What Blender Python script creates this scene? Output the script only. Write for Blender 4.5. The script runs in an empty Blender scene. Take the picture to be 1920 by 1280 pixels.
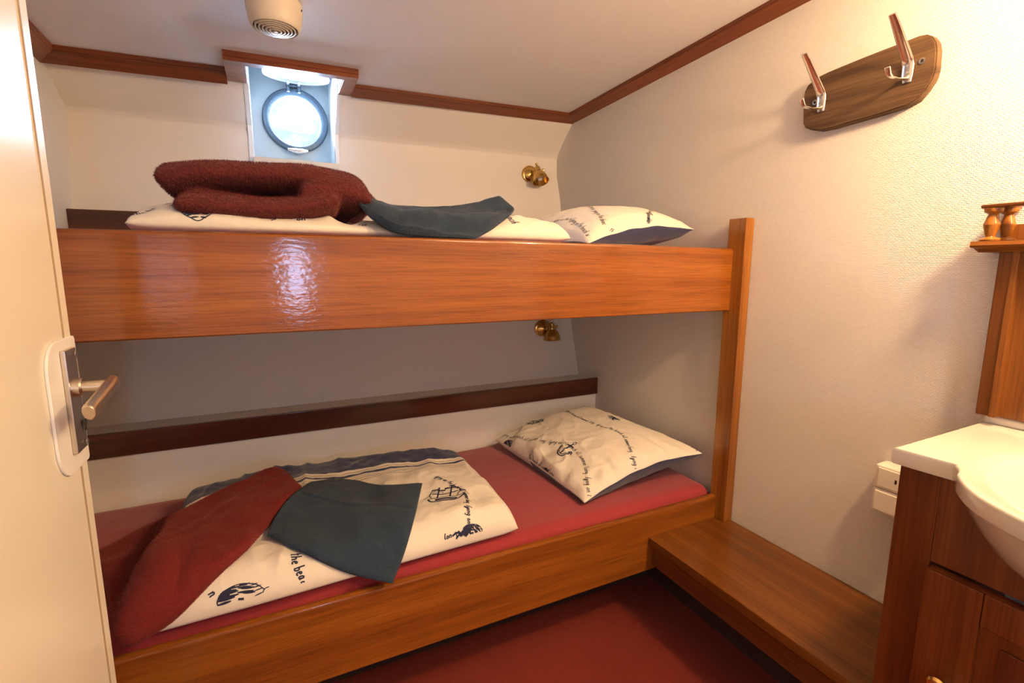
import bpy, bmesh, math, random
import numpy as np
from mathutils import Vector, Matrix, noise
random.seed(4); rng = np.random.default_rng(4)
S = 1.4; H = 1.176                      # one measuring unit in metres, lens height over the floor
C = bpy.context.scene.collection
# ------------------------------------------------------------------ camera
FP, YAW, PITCH, ROLL = 916.82, 0.45525, 0.151755, 0.004268
def cam_axes():
    cy, sy = math.cos(YAW), math.sin(YAW); cp, sp = math.cos(PITCH), math.sin(PITCH)
    f = np.array([sy*cp, cy*cp, -sp]); rt = np.array([cy, -sy, 0.]); up = np.cross(rt, f)
    r2 = rt*math.cos(ROLL)+up*math.sin(ROLL)
    return r2, np.cross(r2, f), f
RT, UP, FW = cam_axes()
cd = bpy.data.cameras.new('camera'); cam = bpy.data.objects.new('camera', cd); C.objects.link(cam)
cd.sensor_width = 36; cd.lens = FP*36/1920; cd.clip_start = .02
cam.matrix_world = Matrix([[RT[i], UP[i], -FW[i], (0, 0, H)[i]] for i in range(3)]+[[0, 0, 0, 1]])
bpy.context.scene.camera = cam
# ------------------------------------------------------------------ world, lights, exposure
sc = bpy.context.scene
sc.view_settings.view_transform = 'Standard'; sc.view_settings.look = 'None'
sc.view_settings.gamma = 1; sc.view_settings.use_curve_mapping = False
sc.view_settings.exposure = 0.12
w = bpy.data.worlds.new('sky'); sc.world = w; w.use_nodes = True
wn = w.node_tree; bgn = wn.nodes['Background']; bgn.inputs[1].default_value = 1.6
tc = wn.nodes.new('ShaderNodeTexCoord'); nz = wn.nodes.new('ShaderNodeTexNoise'); nz.inputs['Scale'].default_value = 28; nz.inputs['Detail'].default_value = 6
cr = wn.nodes.new('ShaderNodeValToRGB'); cr.color_ramp.elements[0].position = .42; cr.color_ramp.elements[0].color = (.50, .72, .80, 1)
cr.color_ramp.elements[1].position = .56; cr.color_ramp.elements[1].color = (.82, .93, 1, 1)
wn.links.new(tc.outputs['Generated'], nz.inputs['Vector']); wn.links.new(nz.outputs['Fac'], cr.inputs[0]); wn.links.new(cr.outputs[0], bgn.inputs[0])
def light(name, kind, loc, col, power, size=.1, size_y=None, target=None, spread=None):
    l = bpy.data.lights.new(name, kind); l.color = col; l.energy = power
    if kind == 'AREA':
        l.size = size
        if size_y: l.shape = 'RECTANGLE'; l.size_y = size_y
        if spread: l.spread = spread
    else: l.shadow_soft_size = size
    o = bpy.data.objects.new(name, l); C.objects.link(o); o.location = loc
    if target is not None: o.rotation_euler = (Vector(target)-Vector(loc)).to_track_quat('-Z', 'Y').to_euler()
    return o
WARM = (1, .63, .31)
light('mirror_lamp_light', 'POINT', (1.17, .20, 1.74), WARM, 46, .05)
light('ceiling_fill_light', 'AREA', (1.12, -.60, 1.90), (1, .70, .42), 15, .30, target=(.75, .1, .8))  # fill light added under the ceiling; no lamp is known there
light('rear_daylight', 'AREA', (.15, -1.37, 1.12), (.46, .62, 1), 5.6, .09, .36, target=(.15, 1, 1.12))
light('porthole_daylight', 'AREA', (.144, 2.60, 1.84), (.66, .76, 1), 23, .22, target=(.144, .6, 1.72))
# ------------------------------------------------------------------ helpers
def W(x, y, z): return Vector((x*S, y*S, z*S+H))
def dray(px, py): return FW+RT*(px-960)/FP-UP*(py-640)/FP
def at(px, py, x=None, y=None, z=None):       # measured point of the photo on a known plane (units)
    d = dray(px, py)
    k = x/d[0] if x is not None else (y/d[1] if y is not None else z/d[2])
    p = d*k*S; return Vector((p[0], p[1], p[2]+H))
def proj(P):
    P = np.asarray(P, float)-np.array([0, 0, H]); d = P@FW
    return np.stack([960+FP*(P@RT)/d, 640-FP*(P@UP)/d], -1)
MATS = {}
def mat(name, col=(.8, .8, .8), rough=.5, metal=0, **kw):
    m = bpy.data.materials.new(name); m.use_nodes = True; b = m.node_tree.nodes['Principled BSDF']
    b.inputs['Base Color'].default_value = (*col, 1); b.inputs['Roughness'].default_value = rough; b.inputs['Metallic'].default_value = metal
    for k, v in kw.items(): b.inputs[k.replace('_', ' ')].default_value = v
    MATS[name] = m; return m
def nodes(m): return m.node_tree.nodes, m.node_tree.links, m.node_tree.nodes['Principled BSDF']
def bumpy(m, scale=(60, 60, 60), detail=4, dist=.002, strength=.5, coord='Object'):
    n, l, b = nodes(m); t = n.new('ShaderNodeTexCoord'); mp = n.new('ShaderNodeMapping'); mp.inputs['Scale'].default_value = scale
    z = n.new('ShaderNodeTexNoise'); z.inputs['Scale'].default_value = 1; z.inputs['Detail'].default_value = detail
    bp = n.new('ShaderNodeBump'); bp.inputs['Strength'].default_value = strength; bp.inputs['Distance'].default_value = dist
    l.new(t.outputs[coord], mp.inputs[0]); l.new(mp.outputs[0], z.inputs['Vector']); l.new(z.outputs['Fac'], bp.inputs['Height'])
    if b.inputs['Normal'].links: l.new(b.inputs['Normal'].links[0].from_socket, bp.inputs['Normal'])
    l.new(bp.outputs[0], b.inputs['Normal']); return z
def wood(name, dark, mid, lite, axis, rough=.28, coat=.5, freq=20, bump=.0006):
    m = mat(name, mid, rough); n, l, b = nodes(m); b.inputs['Coat Weight'].default_value = coat; b.inputs['Coat Roughness'].default_value = .09; b.inputs['Specular IOR Level'].default_value = .28
    t = n.new('ShaderNodeTexCoord')
    def nse(f, s, det, dist=0):
        mp = n.new('ShaderNodeMapping'); sv = [f, f, f]; sv[axis] = f*s; mp.inputs['Scale'].default_value = sv
        z = n.new('ShaderNodeTexNoise'); z.inputs['Scale'].default_value = 1; z.inputs['Detail'].default_value = det; z.inputs['Distortion'].default_value = dist
        l.new(t.outputs['Object'], mp.inputs[0]); l.new(mp.outputs[0], z.inputs['Vector']); return z
    a = nse(freq, .030, 6, .35); c = nse(freq*14, .022, 4)
    r = n.new('ShaderNodeValToRGB'); e = r.color_ramp.elements
    e[0].position = .34; e[0].color = (*dark, 1); e[1].position = .68; e[1].color = (*lite, 1); q = e.new(.5); q.color = (*mid, 1)
    l.new(a.outputs['Fac'], r.inputs[0])
    r2 = n.new('ShaderNodeValToRGB'); r2.color_ramp.elements[0].position = .32; r2.color_ramp.elements[0].color = (.62, .55, .5, 1); r2.color_ramp.elements[1].position = .56
    l.new(c.outputs['Fac'], r2.inputs[0])
    mx = n.new('ShaderNodeMix'); mx.data_type = 'RGBA'; mx.blend_type = 'MULTIPLY'; mx.inputs[0].default_value = .8
    l.new(r.outputs[0], mx.inputs[6]); l.new(r2.outputs[0], mx.inputs[7]); l.new(mx.outputs[2], b.inputs['Base Color'])
    if bump:
        bumpy(m, tuple(45 if k == axis else 125 for k in range(3)), 4, bump*.42, .5); l.new(b.inputs['Normal'].links[0].from_socket, b.inputs['Coat Normal'])
    return m
DK, MD, LT = (.205, .056, .006), (.265, .080, .008), (.32, .106, .011)
MX = wood('varnished_mahogany_lengthwise', DK, MD, LT, 0, .42, .55, 26, .0019)
MY = wood('varnished_mahogany_crosswise', (.11, .034, .006), (.165, .056, .008), (.22, .08, .012), 1, .32, .35)
MZ = wood('varnished_mahogany_upright', (.19, .06, .008), (.30, .11, .014), (.38, .155, .022), 2, .3, .4)
MDX = wood('dark_mahogany_rail', (.055, .012, .005), (.085, .02, .007), (.13, .032, .01), 0, .3, .5)
MCORX = wood('mahogany_cornice_x', (.13, .035, .012), (.20, .052, .016), (.27, .075, .022), 0, .35, .3)
MCORY = wood('mahogany_cornice_y', (.13, .035, .012), (.20, .052, .016), (.27, .075, .022), 1, .35, .3)
MCAB = wood('cabinet_mahogany', (.10, .022, .005), (.15, .036, .007), (.20, .052, .010), 2, .32, .3)
MWEA = wood('weathered_oak', (.065, .036, .018), (.115, .066, .033), (.17, .105, .055), 1, .7, 0, 22, .001)
def woven(name, col, wx=.0052, hz=.0040, axes='YZ', dist=.0009, contrast=.86):
    m = mat(name, col, .62); n, l, b = nodes(m); t = n.new('ShaderNodeTexCoord'); sp = n.new('ShaderNodeSeparateXYZ'); cb = n.new('ShaderNodeCombineXYZ')
    l.new(t.outputs['Object'], sp.inputs[0]); l.new(sp.outputs[axes[0]], cb.inputs['X']); l.new(sp.outputs[axes[1]], cb.inputs['Y'])
    br = n.new('ShaderNodeTexBrick'); br.inputs['Scale'].default_value = 1; br.inputs['Brick Width'].default_value = wx*1.6; br.inputs['Row Height'].default_value = hz
    br.inputs['Mortar Size'].default_value = .0011; br.inputs['Mortar Smooth'].default_value = 1; br.offset = .5
    br.inputs['Color1'].default_value = (*col, 1); br.inputs['Color2'].default_value = (*[c*.95 for c in col], 1); br.inputs['Mortar'].default_value = (*[c*contrast for c in col], 1)
    l.new(cb.outputs[0], br.inputs['Vector']); l.new(br.outputs['Color'], b.inputs['Base Color'])
    bp = n.new('ShaderNodeBump'); bp.inputs['Strength'].default_value = .8; bp.inputs['Distance'].default_value = dist; bp.invert = True
    l.new(br.outputs['Fac'], bp.inputs['Height']); l.new(bp.outputs[0], b.inputs['Normal']); return m
WALL = (.80, .765, .72)
M_wall = woven('woven_wallpaper', WALL)
M_ceil = woven('woven_ceiling_paper', (.84, .82, .86), .003, .003, 'XY', .0004, .92)
M_hull = mat('painted_hull_lining', (.80, .765, .71), .5); bumpy(M_hull, (220, 220, 220), 2, .0006, .5); bumpy(M_hull, (5, 5, 5), 2, .012, .3)
M_left = mat('left_wall_paint', (.80, .78, .75), .5); bumpy(M_left, (220, 220, 220), 2, .0006, .5)
M_white = mat('white_painted_recess', (.80, .84, .86), .35)
M_plate = mat('porthole_plate_paint', (.36, .43, .45), .5); bumpy(M_plate, (40, 40, 40), 4, .001, .3)
M_ring = mat('porthole_ring_metal', (.10, .14, .18), .42, .7); bumpy(M_ring, (60, 60, 60), 4, .001, .4)
def thin_glass():
    m = bpy.data.materials.new('clear_pane'); m.use_nodes = True; n = m.node_tree.nodes; l = m.node_tree.links; n.remove(n['Principled BSDF'])
    t = n.new('ShaderNodeBsdfTransparent'); t.inputs[0].default_value = (.93, .97, .98, 1); g = n.new('ShaderNodeBsdfGlossy'); g.inputs['Roughness'].default_value = .05
    f = n.new('ShaderNodeFresnel'); f.inputs[0].default_value = 1.45; mx = n.new('ShaderNodeMixShader')
    l.new(f.outputs[0], mx.inputs[0]); l.new(t.outputs[0], mx.inputs[1]); l.new(g.outputs[0], mx.inputs[2]); l.new(mx.outputs[0], n['Material Output'].inputs[0]); return m
M_glass = thin_glass()
M_carpet = mat('red_carpet', (.20, .020, .008), .95); bumpy(M_carpet, (400, 400, 400), 2, .004, 1)
M_dark = mat('recess_shade_board', (.03, .012, .008), .9)  # near-black colour stands for the shade inside the toe recesses
M_door = mat('cream_door_laminate', (.76, .73, .63), .28); bumpy(M_door, (6, 6, 3), 1, .002, .1)
M_groove = mat('door_groove', (.35, .26, .15), .6)
M_plast = mat('white_cover_plate_plastic', (.82, .82, .79), .3)
M_alu = mat('anodised_aluminium', (.62, .56, .47), .28, 1)
M_alud = mat('polished_aluminium', (.55, .50, .44), .15, 1)
M_hook = mat('hook_aluminium', (.78, .76, .74), .22, 1)
M_screw = mat('steel_screw', (.5, .48, .45), .3, 1)
M_hole = mat('dark_recess', (.02, .015, .012), .8)
M_brass = mat('antique_brass', (.62, .40, .13), .24, 1)
M_gold = mat('bright_brass', (.85, .60, .20), .15, 1)
M_shin = mat('lampshade_inner_enamel', (.75, .72, .68), .4)
M_vent = mat('cream_vent_plastic', (.76, .68, .54), .42)
M_ventd = mat('dark_vent_cavity', (.05, .035, .02), .8)
M_basin = mat('ivory_ceramic', (.72, .68, .60), .12, 0, Coat_Weight=.5)
M_sock = mat('ivory_socket_plastic', (.84, .78, .68), .35)
def cloth(name, col, rough=.85, wv=900, dist=.0006, sheen=.3, big=True):
    m = mat(name, col, rough, 0, Sheen_Weight=sheen, Sheen_Roughness=.5); bumpy(m, (wv, wv, wv), 2, dist, .5)
    if big: bumpy(m, (26, 26, 26), 4, .004, .35)
    return m
M_cotton = cloth('cream_printed_cotton', (.80, .74, .63))
M_navy = cloth('navy_cotton', (.018, .026, .085))
M_ink = mat('navy_print', (.012, .016, .05), .8)
M_sheet = cloth('red_fitted_sheet', (.29, .022, .028), .9)
def duvet_mat():
    m = cloth('striped_duvet_cotton', (.80, .74, .63)); n, l, b = nodes(m)
    uv = n.new('ShaderNodeUVMap'); uv.uv_map = 'UVMap'; sp = n.new('ShaderNodeSeparateXYZ'); l.new(uv.outputs[0], sp.inputs[0])
    r = n.new('ShaderNodeValToRGB'); r.color_ramp.interpolation = 'CONSTANT'; e = r.color_ramp.elements
    cr_, nv, tn = (.80, .74, .63, 1), (.018, .026, .085, 1), (.50, .36, .24, 1)
    e[0].position = 0; e[0].color = cr_; e[1].position = .652; e[1].color = tn
    for p, c in ((.658, cr_), (.676, nv), (.683, cr_), (.696, tn), (.702, cr_), (.716, nv), (.736, cr_), (.748, tn), (.756, cr_), (.775, nv)):
        q = e.new(p); q.color = c
    l.new(sp.outputs['Y'], r.inputs[0]); l.new(r.outputs[0], b.inputs['Base Color']); return m
M_duvet = duvet_mat()
def fur_mat(name, col, col2, bd=.006, bs=170):
    m = mat(name, col, .95, 0, Sheen_Weight=.18, Sheen_Roughness=.4); m.node_tree.nodes['Principled BSDF'].inputs['Sheen Tint'].default_value = (.9, .35, .25, 1)
    z = bumpy(m, (bs, bs, bs), 4, bd, .8); n, l, b = nodes(m); r = n.new('ShaderNodeValToRGB')
    r.color_ramp.elements[0].position = .35; r.color_ramp.elements[0].color = (*col2, 1); r.color_ramp.elements[1].position = .65; r.color_ramp.elements[1].color = (*col, 1)
    l.new(z.outputs['Fac'], r.inputs[0]); l.new(r.outputs[0], b.inputs['Base Color']); return m
M_fur = fur_mat('burgundy_fleece', (.13, .016, .014), (.08, .009, .008))
M_fur2 = fur_mat('dark_red_fleece', (.17, .011, .008), (.13, .008, .006), .0018, 240)
def rib_mat():
    m = mat('slate_blue_terry', (.028, .058, .10), .95, 0, Sheen_Weight=.06, Sheen_Roughness=.5); n, l, b = nodes(m)
    uv = n.new('ShaderNodeUVMap'); uv.uv_map = 'UVMap'; mp = n.new('ShaderNodeMapping'); mp.inputs['Scale'].default_value = (110, 75, 1)
    v = n.new('ShaderNodeTexVoronoi'); v.inputs['Scale'].default_value = 1; v.inputs['Randomness'].default_value = .25
    bp = n.new('ShaderNodeBump'); bp.inputs['Distance'].default_value = .0025; bp.inputs['Strength'].default_value = .9; bp.invert = True
    l.new(uv.outputs[0], mp.inputs[0]); l.new(mp.outputs[0], v.inputs['Vector']); l.new(v.outputs['Distance'], bp.inputs['Height']); l.new(bp.outputs[0], b.inputs['Normal'])
    r = n.new('ShaderNodeValToRGB'); r.color_ramp.elements[0].color = (.028, .060, .105, 1); r.color_ramp.elements[1].color = (.012, .027, .05, 1); r.color_ramp.elements[1].position = .7
    l.new(v.outputs['Distance'], r.inputs[0]); l.new(r.outputs[0], b.inputs['Base Color']); return m
M_towel = rib_mat()
# --- objects
def tag(o, label=None, cat=None, group=None, kind=None):
    if label: o['label'] = label
    if cat: o['category'] = cat
    if group: o['group'] = group
    if kind: o['kind'] = kind
    return o
ROOT = {}
def thing(name, loc, label=None, cat=None, group=None, kind=None):
    o = bpy.data.objects.new(name, None); C.objects.link(o); o.location = loc; o.empty_display_size = .05
    ROOT[o.name] = Vector(loc); return tag(o, label, cat, group, kind)
def obj(name, bm, m, parent=None, smooth=True, angle=35):
    """links bm (built in world coordinates) as one mesh object; top-level ones get their origin at the base"""
    if isinstance(bm, bmesh.types.BMesh):
        me = bpy.data.meshes.new(name)
        if parent is None:
            xs = [v.co for v in bm.verts]; lo = Vector((min(v.x for v in xs), min(v.y for v in xs), min(v.z for v in xs))); hi = Vector((max(v.x for v in xs), max(v.y for v in xs), 0))
            o0 = Vector(((lo.x+hi.x)/2, (lo.y+hi.y)/2, lo.z))
        else:
            p = parent
            while p.parent: p = p.parent
            o0 = ROOT[p.name]
        bmesh.ops.translate(bm, verts=bm.verts, vec=-o0); bm.to_mesh(me); bm.free()
    for x in (m if isinstance(m, (list, tuple)) else [m]): me.materials.append(x)
    if smooth: me.shade_smooth(); me.set_sharp_from_angle(angle=math.radians(angle))
    o = bpy.data.objects.new(name, me); C.objects.link(o)
    if smooth and angle <= 50: wn_ = o.modifiers.new('weighted_normals', 'WEIGHTED_NORMAL'); wn_.keep_sharp = True; wn_.weight = 100
    if parent is None: o.location = o0; ROOT[o.name] = o0.copy()
    else: o.parent = parent
    return o
def box(a, b, bev=.002, bm=None, seg=2):
    """box between two corners, in units of W"""
    bm2 = bmesh.new(); A, B = W(*a), W(*b); c = (A+B)/2; d = B-A
    bmesh.ops.create_cube(bm2, size=1); bmesh.ops.scale(bm2, vec=(abs(d.x), abs(d.y), abs(d.z)), verts=bm2.verts)
    if bev: bmesh.ops.bevel(bm2, geom=bm2.edges[:], offset=min(bev, .45*min(abs(d.x), abs(d.y), abs(d.z))), segments=seg, profile=.5, affect='EDGES')
    bmesh.ops.translate(bm2, vec=c, verts=bm2.verts); return join(bm, bm2)
def join(bm, bm2, mi=None):
    if mi is not None:
        for f in bm2.faces: f.material_index = mi
    if bm is None: return bm2
    me = bpy.data.meshes.new('tmp'); bm2.to_mesh(me); bm2.free(); bm.from_mesh(me); bpy.data.meshes.remove(me); return bm
def quadstrip(rows, bm=None, close=False):
    bm = bm or bmesh.new(); g = [[bm.verts.new(p) for p in r] for r in rows]
    for i in range(len(g)-1):
        n = len(g[i])
        for j in range(n if close else n-1): bm.faces.new((g[i][j], g[i][(j+1) % n], g[i+1][(j+1) % n], g[i+1][j]))
    return bm
def frame(axis):
    a = Vector(axis).normalized(); u = a.orthogonal().normalized(); return u, a.cross(u), a
def lathe(prof, c, axis=(0, 0, 1), n=32, sc=(1, 1), bm=None, cap=True):
    """prof: list of (radius, distance along the axis) in metres"""
    u, v, a = frame(axis); c = Vector(c)
    rows = [[c+a*h+(u*math.cos(t)*sc[0]+v*math.sin(t)*sc[1])*max(r, 1e-5) for t in [2*math.pi*k/n for k in range(n)]] for r, h in prof]
    b2 = quadstrip(rows, None, True)
    if cap:
        b2.faces.new(b2.verts[:n]); b2.faces.new(b2.verts[-n:])
    bmesh.ops.remove_doubles(b2, verts=b2.verts, dist=2e-5); bmesh.ops.recalc_face_normals(b2, faces=b2.faces); return join(bm, b2)
def tube(pts, rad, n=12, flat=1.0, up=(0, 0, 1), bm=None):
    pts = [Vector(p) for p in pts]; rad = rad if isinstance(rad, (list, tuple)) else [rad]*len(pts); rows = []
    for i, p in enumerate(pts):
        t = (pts[min(i+1, len(pts)-1)]-pts[max(i-1, 0)]).normalized(); s = t.cross(Vector(up)).normalized(); q = s.cross(t)
        rows.append([p+(s*math.cos(a)+q*math.sin(a)*flat)*rad[i] for a in [2*math.pi*k/n for k in range(n)]])
    b2 = quadstrip(rows, None, True); b2.faces.new(b2.verts[:n]); b2.faces.new(b2.verts[-n:]); bmesh.ops.recalc_face_normals(b2, faces=b2.faces); return join(bm, b2)
def prism(poly, d, bm=None, bev=0):
    """extrude a 3D polygon by vector d"""
    b2 = bmesh.new(); vs = [b2.verts.new(p) for p in poly]; f = b2.faces.new(vs)
    r = bmesh.ops.extrude_face_region(b2, geom=[f]); bmesh.ops.translate(b2, vec=Vector(d), verts=[e for e in r['geom'] if isinstance(e, bmesh.types.BMVert)])
    bmesh.ops.recalc_face_normals(b2, faces=b2.faces)
    if bev: bmesh.ops.bevel(b2, geom=b2.edges[:], offset=bev, segments=2, profile=.5, affect='EDGES')
    return join(bm, b2)
def catmull(P, n):
    P = np.asarray(P, float); m = len(P); t = np.linspace(0, m-1, n); i = np.minimum(t.astype(int), m-2); f = (t-i)[:, None]
    Q = np.concatenate([[2*P[0]-P[1]], P, [2*P[-1]-P[-2]]]); a, b, c, d = Q[i], Q[i+1], Q[i+2], Q[i+3]
    sh = (len(t),)+(1,)*(P.ndim-1); f = (t-i).reshape(sh)
    return .5*((2*b)+(c-a)*f+(2*a-5*b+4*c-d)*f**2+(3*b-a-3*c+d)*f**3)
def struct(name, bm, m, **k): return tag(obj(name, bm, m, **k), kind='structure')
# ------------------------------------------------------------------ setting
def ceil_z(x, y): return .505+.0245*x+.026*(1.526-y)
XL, XR, YR = -.45, 1.0, -1.0
zf = -.84
struct('floor', box((XL-.02, YR, zf-.03), (XR+.03, 1.0, zf), 0), M_carpet, smooth=False)
bm = bmesh.new()
g = [W(XL-.03, YR-.02, ceil_z(XL, YR)), W(XR+.03, YR-.02, ceil_z(XR, YR)), W(XR+.03, 1.47, ceil_z(XR, 1.47)), W(XL-.03, 1.47, ceil_z(XL, 1.47))]
# ceiling sheet stops at the coaming of the porthole recess
bx0, bx1, byf = -.045, .228, 1.44
g2 = [W(XL-.03, 1.60, ceil_z(XL, 1.6)), W(bx0, 1.60, ceil_z(bx0, 1.6)), W(bx1, 1.60, ceil_z(bx1, 1.6)), W(XR+.03, 1.60, ceil_z(XR, 1.6))]
pts = [g[0], g[1], g2[3], g2[2], W(bx1, byf, ceil_z(bx1, byf)), W(bx0, byf, ceil_z(bx0, byf)), g2[1], g2[0]]
struct('ceiling', prism(pts, (0, 0, .03)), M_ceil, smooth=False)
struct('wall_right', box((XR, YR, zf-.03), (XR+.03, 1.80, .66), 0), M_wall, smooth=False)
struct('wall_left', box((XL-.03, YR, zf-.03), (XL, 1.80, .66), 0), M_left, smooth=False)
# rear wall with a skylight opening in it
wx0, wx1, wz0, wz1 = .04, .25, -.17, .24
bm = box((XL, YR-.03, zf), (wx0, YR, .66), 0); box((wx1, YR-.03, zf), (XR, YR, .66), 0, bm); box((wx0, YR-.03, zf), (wx1, YR, wz0), 0, bm); box((wx0, YR-.03, wz1), (wx1, YR, .66), 0, bm)
struct('wall_rear', bm, M_left, smooth=False)
# sloping hull lining behind the bunks, with the recess opening cut out
PR = [(1.52, .56), (1.561, .505), (1.62, .455), (1.655, .418), (1.664, .400), (1.662, .341), (1.635, .249), (1.59, .03), (1.535, -.221), (1.477, -.405)]
PLf = [(1.53, .54), (1.60, .478), (1.665, .43), (1.705, .408), (1.717, .392), (1.709, .320), (1.688, .22), (1.64, .01), (1.56, -.221), (1.477, -.405)]
def hull(x, k):
    t = (x-XL)/(XR-XL); i = int(min(k, len(PR)-1.001)); f = k-i
    a = [PLf[i][j]*(1-t)+PR[i][j]*t for j in (0, 1)]; b = [PLf[i+1][j]*(1-t)+PR[i+1][j]*t for j in (0, 1)]
    return (a[0]*(1-f)+b[0]*f, a[1]*(1-f)+b[1]*f)
def hull_y(x, z):
    ks = np.linspace(0, len(PR)-1, 300); pts = [hull(x, k) for k in ks]
    return min(pts, key=lambda p: abs(p[1]-z))[0]
rx0, rx1, rzb = -.022, .206, .300
xs = [XL-.01, -.2, rx0, rx1, .45, .75, XR+.01]
ks = [i/3 for i in range(3*(len(PR)-1)+1)]
kb = min(ks, key=lambda k: abs(hull(.1, k)[1]-rzb))
bm = bmesh.new(); vg = {}
for i, x in enumerate(xs):
    for j, k in enumerate(ks):
        y, z = hull(x, k); vg[i, j] = bm.verts.new(W(x, y, z))
for i in range(len(xs)-1):
    for j in range(len(ks)-1):
        if xs[i] >= rx0-1e-6 and xs[i+1] <= rx1+1e-6 and ks[j+1] <= kb+1e-6: continue
        bm.faces.new((vg[i, j], vg[i+1, j], vg[i+1, j+1], vg[i, j+1]))
bmesh.ops.recalc_face_normals(bm, faces=bm.faces)
ex = bmesh.ops.extrude_face_region(bm, geom=bm.faces[:]); bmesh.ops.translate(bm, vec=(0, .02, 0), verts=[e for e in ex['geom'] if isinstance(e, bmesh.types.BMVert)])
bmesh.ops.recalc_face_normals(bm, faces=bm.faces)
struct('wall_back', bm, M_hull, angle=50)
# lower lining box with its ledge
struct('wall_back_lower', box((XL, 1.372, zf), (XR, 1.50, -.392), .001), M_hull)
# cornices: profile (protrusion, drop)
PF = [(0, .030), (.035, .012), (.035, -.0), (.030, -.004), (.030, 0.001)]
def cornice(name, pts, m, inward, h1=.011, h2=.025, p=.036):
    """pts: two plan points (units) on the wall; inward: plan direction away from the wall"""
    rows = []
    for (x, y), (ix, iy) in zip(pts, inward):
        zt = ceil_z(x, y)
        prof = [(0, .003), (p, .003), (p, -h1*.72), (p-.003, -h1*.80), (p-.003, -h1), (p-.006, -h1-.001), (0, -h2), ]
        rows.append([W(x+ix*a, y+iy*a, zt+b) for a, b in prof])
    b2 = quadstrip(rows, None, True); n = len(rows[0]); b2.faces.new(b2.verts[:n]); b2.faces.new(b2.verts[-n:]); bmesh.ops.recalc_face_normals(b2, faces=b2.faces)
    return struct(name, b2, m, angle=20)
yb = 1.562
cornice('trim_1', [(XL, YR), (XL, 1.575)], MCORY, [(1, 0), (1, -1)], h2=.030)
cornice('trim_2', [(XR, YR), (XR, yb)], MCORY, [(-1, 0), (-1, -1)])
cornice('trim_3', [(XL, 1.575), (-.071, 1.568)], MCORX, [(1, -1), (0, -1)], h2=.030)
cornice('trim_4', [(.242, 1.566), (XR, yb)], MCORX, [(0, -1), (-1, -1)])
# coaming frame stepping out around the porthole: fascia and soffit
def zc(x): return ceil_z(x, 1.43)
bm = bmesh.new()
def slab(x0, x1, y0, y1, dz0, dz1, bm):
    p = [W(x0, y0, zc(x0)+dz0), W(x1, y0, zc(x1)+dz0), W(x1, y1, zc(x1)+dz0), W(x0, y1, zc(x0)+dz0)]
    return prism(p, (0, 0, (dz1-dz0)*S), bm, .0008)
slab(-.071, .242, 1.423, 1.430, -.0125, .003, bm)
slab(-.071, .242, 1.4265, 1.452, -.022, -.0005, bm)
slab(-.071, -.024, 1.445, 1.58, -.022, -.0005, bm)
slab(.208, .242, 1.445, 1.58, -.022, -.0005, bm)
struct('trim_5', bm, MCORX, angle=20)
# ------------------------------------------------------------------ porthole window
win = thing('window_1', W(.103, 1.80, .33), kind='structure')
yp = 1.80
bm = bmesh.new()
for xa, xb in ((rx0-.012, rx0), (rx1, rx1+.012)):
    zs_ = [.292, .32, .345, .38, .405, .43, .455, .478, .492]
    poly = [W(xa, hull_y(xa, z)-.004, z) for z in zs_]+[W(xa, 1.448, .494), W(xa, 1.448, .66), W(xa, yp+.02, .66), W(xa, yp+.02, .292)]
    prism(poly, ((xb-xa)*S, 0, 0), bm)
obj('recess_side', bm, M_white, win)
obj('sill', prism([W(rx0, 1.60, .302), W(rx1, 1.60, .302), W(rx1, yp+.02, .338), W(rx0, yp+.02, .338)], (0, 0, -.02)), M_white, win)
bm = box((rx0, 1.438, .497), (rx1, 1.452, .66), .001); box((rx0-.01, 1.438, .645), (rx1+.01, yp+.02, .66), .001, bm)
obj('recess_head', bm, M_white, win)
# plate with a round hole
pc = W(.103, yp, .459)
bm = bmesh.new(); n = 64; R0 = .088*S
inner = [bm.verts.new((pc.x+R0*math.cos(t), pc.y, pc.z+R0*math.sin(t))) for t in [2*math.pi*k/n for k in range(n)]]
outer = []
A, B = W(rx0, yp, .325), W(rx1, yp, .66)
for k in range(n):
    t = 2*math.pi*k/n; dx, dz = math.cos(t), math.sin(t)
    cands = []
    if dx > 1e-6: cands.append((B.x-pc.x)/dx)
    if dx < -1e-6: cands.append((A.x-pc.x)/dx)
    if dz > 1e-6: cands.append((B.z-pc.z)/dz)
    if dz < -1e-6: cands.append((A.z-pc.z)/dz)
    r = min(cands); outer.append(bm.verts.new((pc.x+r*dx, pc.y, pc.z+r*dz)))
for k in range(n): bm.faces.new((inner[k], inner[(k+1) % n], outer[(k+1) % n], outer[k]))
ex = bmesh.ops.extrude_face_region(bm, geom=bm.faces[:]); bmesh.ops.translate(bm, vec=(0, .05, 0), verts=[e for e in ex['geom'] if isinstance(e, bmesh.types.BMVert)])
bmesh.ops.recalc_face_normals(bm, faces=bm.faces)
obj('mounting_plate', bm, M_plate, win)
ax = (0, -1, 0)
obj('window_frame', lathe([(.078*S, -.03), (.097*S, -.03), (.097*S, .012), (.094*S, .020), (.084*S, .024), (.081*S, .020), (.078*S, .012)], pc, ax, 72, cap=False), M_ring, win)
obj('inner_gasket', lathe([(.079*S, -.028), (.079*S, .010), (.0755*S, .006), (.0745*S, -.028)], pc, ax, 72, cap=False), mat('gasket_teal', (.16, .30, .36), .4), win)
obj('pane', lathe([(.0, -.012), (.0785*S, -.012), (.0785*S, -.004), (.0, -.004)], pc, ax, 64, cap=False), M_glass, win)
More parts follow.
